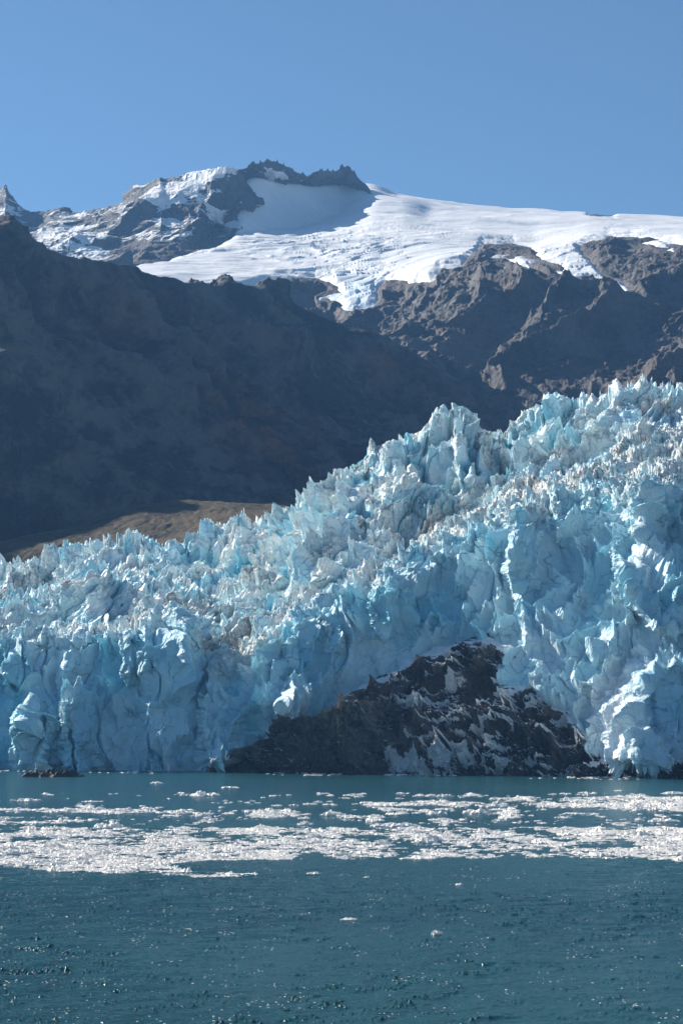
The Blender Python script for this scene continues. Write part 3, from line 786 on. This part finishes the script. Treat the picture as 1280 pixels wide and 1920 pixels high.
PROM = [  # px, py of the waterline, width px, height px, label
 (387, 1492, 60, 10, 'widest lone white floe on open water, left of centre below the dark rock'),
 (431, 1477, 36, 5, 'thin flat floe just beyond and right of the widest lone floe'),
 (295, 1469, 27, 5, 'small flat floe on calm water between the islet and the widest lone floe'),
 (55, 1502, 44, 8, 'low white floe alone near the left edge below the dark islet'),
 (833, 1494, 27, 9, 'small rounded white floe alone on open water under the rock outcrop'),
 (1093, 1487, 20, 4, 'tiny flat floe on calm water below the ribbed ice at right'),
 (1160, 1483, 18, 3, 'farthest small floe on the calm water at right'),
 (282, 1519, 24, 8, 'small lumpy floe rising from the thin far ice streak at left'),
 (480, 1523, 40, 8, 'pale floe at the right end of the thin far ice streak'),
 (512, 1533, 44, 7, 'long low floe just under the right end of the thin far ice streak'),
 (625, 1529, 42, 14, 'two-humped bright floe standing clear in mid channel'),
 (572, 1547, 34, 10, 'domed floe at the far edge of the pack, left of mid channel'),
 (16, 1544, 26, 9, 'lumpy floe touching the left edge above the dense pack'),
 (62, 1543, 64, 6, 'long thin floe trailing from the lumpy floe at the left edge'),
 (58, 1553, 38, 6, 'flat pale floe between the long thin floe and the dense pack at left'),
 (205, 1552, 62, 15, 'peaked jagged floe at the far edge of the dense left pack'),
 (688, 1506, 28, 5, 'flat floe at the left tip of the far right ice band'),
 (938, 1499, 36, 7, 'small crested floe just beyond the far right ice band'),
 (930, 1513, 56, 11, 'broad humped floe in the left half of the far right ice band'),
 (895, 1525, 52, 10, 'smooth rounded floe in open water under the far right ice band'),
 (820, 1527, 38, 10, 'split floe with a notch left of the smooth rounded floe'),
 (828, 1538, 40, 7, 'flat floe directly nearer than the split floe'),
 (935, 1540, 26, 7, 'small domed floe nearer than the smooth rounded floe'),
 (1055, 1534, 34, 6, 'low floe in open water right of the smooth rounded floe'),
 (1078, 1526, 44, 4, 'very thin straight floe in the open lead at right'),
 (740, 1549, 84, 12, 'wide low floe with two lumps on the far edge of the middle pack'),
 (800, 1575, 64, 15, 'tallest pale block floe inside the middle pack'),
 (1262, 1488, 50, 6, 'flat bright floe beyond the ice band at the right edge'),
 (1160, 1495, 52, 6, 'long crested floe on the far side of the right ice band'),
 (1195, 1566, 56, 13, 'hummocky floe within the dense pack at right'),
 (1245, 1541, 62, 12, 'big lumpy floe close to the right edge above the dense pack'),
 (588, 1639, 26, 7, 'lone two-part floe just off the near edge of the pack'),
 (818, 1752, 20, 12, 'bright ragged chunk alone in the near blue water'),
 (861, 1659, 15, 5, 'small lone floe on blue water nearer than the middle pack'),
 (655, 1724, 34, 5, 'low string of wet ice left of the bright ragged chunk'),
 (688, 1646, 14, 4, 'small bit of ice near the tail of the left slush tongue'),
]
for i, (px, py, wpx, hpx, lab) in enumerate(PROM):
    x, y = wpt(px, py)
    sc = y / F
    w_ = wpx * sc; h_ = hpx * sc * 0.55
    me = floe_mesh('ice_floe', 700 + i * 11, w_, max(w_ * 0.7, 1.5), h_, FLOE, spiky=1.5)
    o = bpy.data.objects.new('ice_floe', me); COL.objects.link(o)
    o.location = (x, y, 0.0)
    o['label'] = lab; o['category'] = 'ice floe'; o['group'] = 'ice floes drifting in the fjord'

NEAR = [(-200, 1618), (0, 1622), (100, 1632), (200, 1638), (300, 1641), (400, 1644), (470, 1645), (560, 1644), (620, 1638), (640, 1616), (800, 1613), (1000, 1611), (1280, 1613), (1500, 1613)]
def density(px, py, P):
    ed = poly(NEAR, px) + 5 * fbm(P, (20, 30, 20), 3, seed=640)
    n1 = fbm(P, (16, 42, 20), 4, 0.6, seed=641); n2 = fbm(P, (3.5, 6, 20), 3, 0.6, seed=642)
    nn_ = n1 + 0.8 * n2
    left = 1 - sm(520, 700, px)
    d = np.full(px.shape, -2.0)
    def add(y0, y1, soft, val, m=1.0):
        nonlocal d
        w_ = sm(y0 - soft, y0 + soft, py) * (1 - sm(y1 - soft, y1 + soft, py)) * m
        d = np.maximum(d, -2.0 + w_ * (val + 2.0))
    add(1549, 1700, 5, 0.20)
    add(1568, 1700, 6, 0.42, left)
    add(1584, 1700, 6, 1.15, left)
    add(1600, 1700, 4, 0.55, 1 - left)
    add(1494, 1516, 3, 0.35, sm(700, 1100, px))
    add(1504, 1512, 2, 0.35, sm(640, 700, px))
    add(1519, 1526, 2, 0.35, sm(60, 100, px) * (1 - sm(300, 420, px)))
    add(1517, 1528, 2, -0.25, sm(60, 100, px) * (1 - sm(560, 620, px)))
    add(1515, 1550, 3, -0.42, 1.0)
    add(1468, 1560, 6, -0.78, 1.0)
    add(1600, 1700, 6, -0.9, 1.0)
    add(1552, 1700, 8, 0.45, sm(850, 1100, px))
    d = d - 3.0 * sm(ed - 5, ed + 5, py)
    # open wedge behind the slush tongue
    wd = (sm(300, 350, px) * (1 - sm(900, 1000, px))) * sm(0, 4, py - np.interp(px, [300, 380, 640], [1622, 1612, 1610])) * (1 - sm(-4, 0, py - np.interp(px, [300, 360, 500, 640], [1622, 1636, 1640, 1642])))
    d = d - 3.0 * wd
    d = d - 1.2 * sm(440, 640, px) * sm(1626, 1636, py)
    return d - 0.12 + nn_ * 1.05

def scatter(n, dmin, dmax, seed):
    r_ = np.random.default_rng(seed)
    y = dmin + (dmax - dmin) * r_.random(n)
    x = (r_.random(n) * 2 - 1) * 0.20 * dmax
    ok = np.abs(x) < 0.20 * y
    x, y = x[ok], y[ok]
    P = np.stack([x, y, 0 * x], -1)
    px, py = pix(P)
    d = density(px, py, P)
    return P, px, py, d, r_
P, px, py, d, r_ = scatter(850000, 425, 900, 5)
acc = d > r_.random(len(P)) * 0.6 + 0.0
P, px, py, d = P[acc], px[acc], py[acc], d[acc]
log('chunks', len(P))
size = np.exp(r_.normal(-1.42, 0.55, len(P))) * (0.75 + 0.6 * sm(500, 800, P[:, 1])) + 0.05
size = np.minimum(size, 1.6)
order = np.argsort(-size / P[:, 1])
inview = (px > 5) & (px < 1275)
big_i = [i for i in order if inview[i]][:250]
# the 250 largest pieces become floes of their own, sharing twelve meshes
TM = [floe_mesh('ice_floe', 1200 + 7 * k, 1.0, 0.8, 0.34, FLOE, n=28, spiky=1.6) for k in range(12)]
def where(px, py):
    if py < 1517: return ('small white floe in the far right ice band under the rock outcrop', 'floes of the far right ice band') if px > 620 else ('small white floe on the far open water at left', 'floes on the far left water')
    if py < 1530: return ('small white floe strung along the thin far ice streak at left', 'floes of the thin far streak') if px < 620 else ('small white floe in the open lead under the far right ice band', 'floes of the open lead at right')
    if px < 430: return ('white ice lump standing out of the dense slush pack at left', 'lumps in the dense left pack')
    if px < 850: return ('white ice lump in the loose pack at the middle of the channel', 'lumps in the middle pack')
    return ('white ice lump in the crowded pack at right', 'lumps in the right pack')
for j, i in enumerate(big_i):
    o = bpy.data.objects.new('ice_floe', TM[j % 12]); COL.objects.link(o)
    s_ = size[i] * 2.6
    o.location = (P[i, 0], P[i, 1], 0.0)
    o.scale = (s_ * 1.5, s_, s_ * (0.4 + 0.4 * r_.random())); o.rotation_euler = (0, 0, r_.random() * 6.28)
    lab, grp = where(px[i], py[i])
    o['label'] = lab; o['category'] = 'ice floe'; o['group'] = grp
rest = np.ones(len(P), bool); rest[big_i] = False
P, size = P[rest], size[rest]
# thin line of brash along the glacier foot
xf = r_.random(500) * 1400 - 60
pf = poly(DW, xf) + 1 + 4 * r_.random(500) ** 2
Df = water_D(pf) - 2
ff = np.stack([(xf - 640) / F * Df, Df, 0 * Df], -1)
m_ = noise(ff, (60, 60, 60), 650) > 0.0
P = np.concatenate([P, ff[m_]]); size = np.concatenate([size, (0.5 + 0.7 * r_.random(m_.sum()))])
# white crumbs standing in for sun glints on the near water, in small clusters
nc = 640
cy_ = 228 + 240 * r_.random(nc) ** 1.1; cx_ = (r_.random(nc) ** 1.4 * 2 - 1) * 0.175 * cy_
kk = r_.integers(1, 9, nc)
cx_ = np.repeat(cx_, kk) + r_.normal(0, 0.9, kk.sum()); cy_ = np.repeat(cy_, kk) + r_.normal(0, 2.2, kk.sum())
P = np.concatenate([P, np.stack([cx_, cy_, 0.04 + 0 * cx_], -1)]); size = np.concatenate([size, 0.045 + 0.10 * r_.random(len(cx_)) ** 2])
n = len(P); K = 8
ang = (np.arange(K) / K * 2 * np.pi)[None, :] + r_.random((n, 1)) * 6
def ring(rad, z0, jz):
    rr_ = rad * size[:, None] * (0.65 + 0.7 * r_.random((n, K)))
    return np.stack([P[:, 0:1] + np.cos(ang) * rr_ * 1.25, P[:, 1:2] + np.sin(ang) * rr_, P[:, 2:3] + size[:, None] * (z0 + jz * r_.random((n, K)))], -1)
V = np.concatenate([ring(1.0, -0.2, 0.05), ring(0.92, 0.03, 0.24), ring(0.45, 0.12, 0.42),
                    np.stack([P[:, 0], P[:, 1], P[:, 2] + size * (0.12 + 0.25 * r_.random(n))], -1)[:, None]], 1)
bidx = (np.arange(n) * (3 * K + 1))[:, None]
k0 = np.arange(K)[None]; k1 = (np.arange(K)[None] + 1) % K
qd = np.concatenate([np.stack([bidx + k0 + a_, bidx + k1 + a_, bidx + k1 + K + a_, bidx + k0 + K + a_], -1).reshape(-1, 4) for a_ in (0, K)])
tr = np.stack([bidx + k0 + 2 * K, bidx + k1 + 2 * K, bidx + 3 * K + 0 * k0], -1).reshape(-1, 3)
o = bpy.data.objects.new('brash_ice', raw_mesh('brash_ice', V, qd, tr, FLOE)); COL.objects.link(o)
struct(o, 'thousands of small white ice fragments packed in drifting bands, plus crumbs standing in for sun glints', 'brash ice', 'stuff')
log('ice')

# ================================================================== islet
IR = MB('islet_rock', 0.5)
IRM = IR.done(IR.mix(IR.ramp(IR.noise(0.5, 6, 0.7), 0.35, 0.65), (0.008, 0.009, 0.011), (0.045, 0.042, 0.04)), IR.bump(IR.noise(0.8, 7, 0.7), 0.8, 1.0))
x, y = wpt(103, 1456)
me = floe_mesh('rock_islet', 990, 35.0, 14.0, 7.0, IRM, n=120, spiky=0.6, power=0.8)
o = bpy.data.objects.new('rock_islet', me); COL.objects.link(o); o.location = (x, y, -0.3)
o['label'] = 'low dark rock islet poking out of the water at the far left'; o['category'] = 'rock'

# ================================================================== haze
hz = MB('haze_air')
hz.n.remove(hz.b)
pv = hz.n.new('ShaderNodeVolumePrincipled')
pv.inputs['Color'].default_value = (0.22, 0.50, 1.0, 1)
pv.inputs['Density'].default_value = 4.3e-5
pv.inputs['Anisotropy'].default_value = 0.2
hz.l.new(pv.outputs[0], hz.n['Material Output'].inputs['Volume'])
X0, X1, Y0, Y1, Z0, Z1 = -4500, 4500, -500, 9500, -10, 2100
me = bpy.data.meshes.new('haze')
vs_ = [(x, y, z) for x in (X0, X1) for y in (Y0, Y1) for z in (Z0, Z1)]
me.from_pydata(vs_, [], [(0, 1, 3, 2), (4, 6, 7, 5), (0, 4, 5, 1), (2, 3, 7, 6), (0, 2, 6, 4), (1, 5, 7, 3)])
me.materials.append(hz.m)
ho = bpy.data.objects.new('haze', me); COL.objects.link(ho)
struct(ho, 'thin blue air haze over the fjord and mountains', 'haze', 'stuff')
log('done')
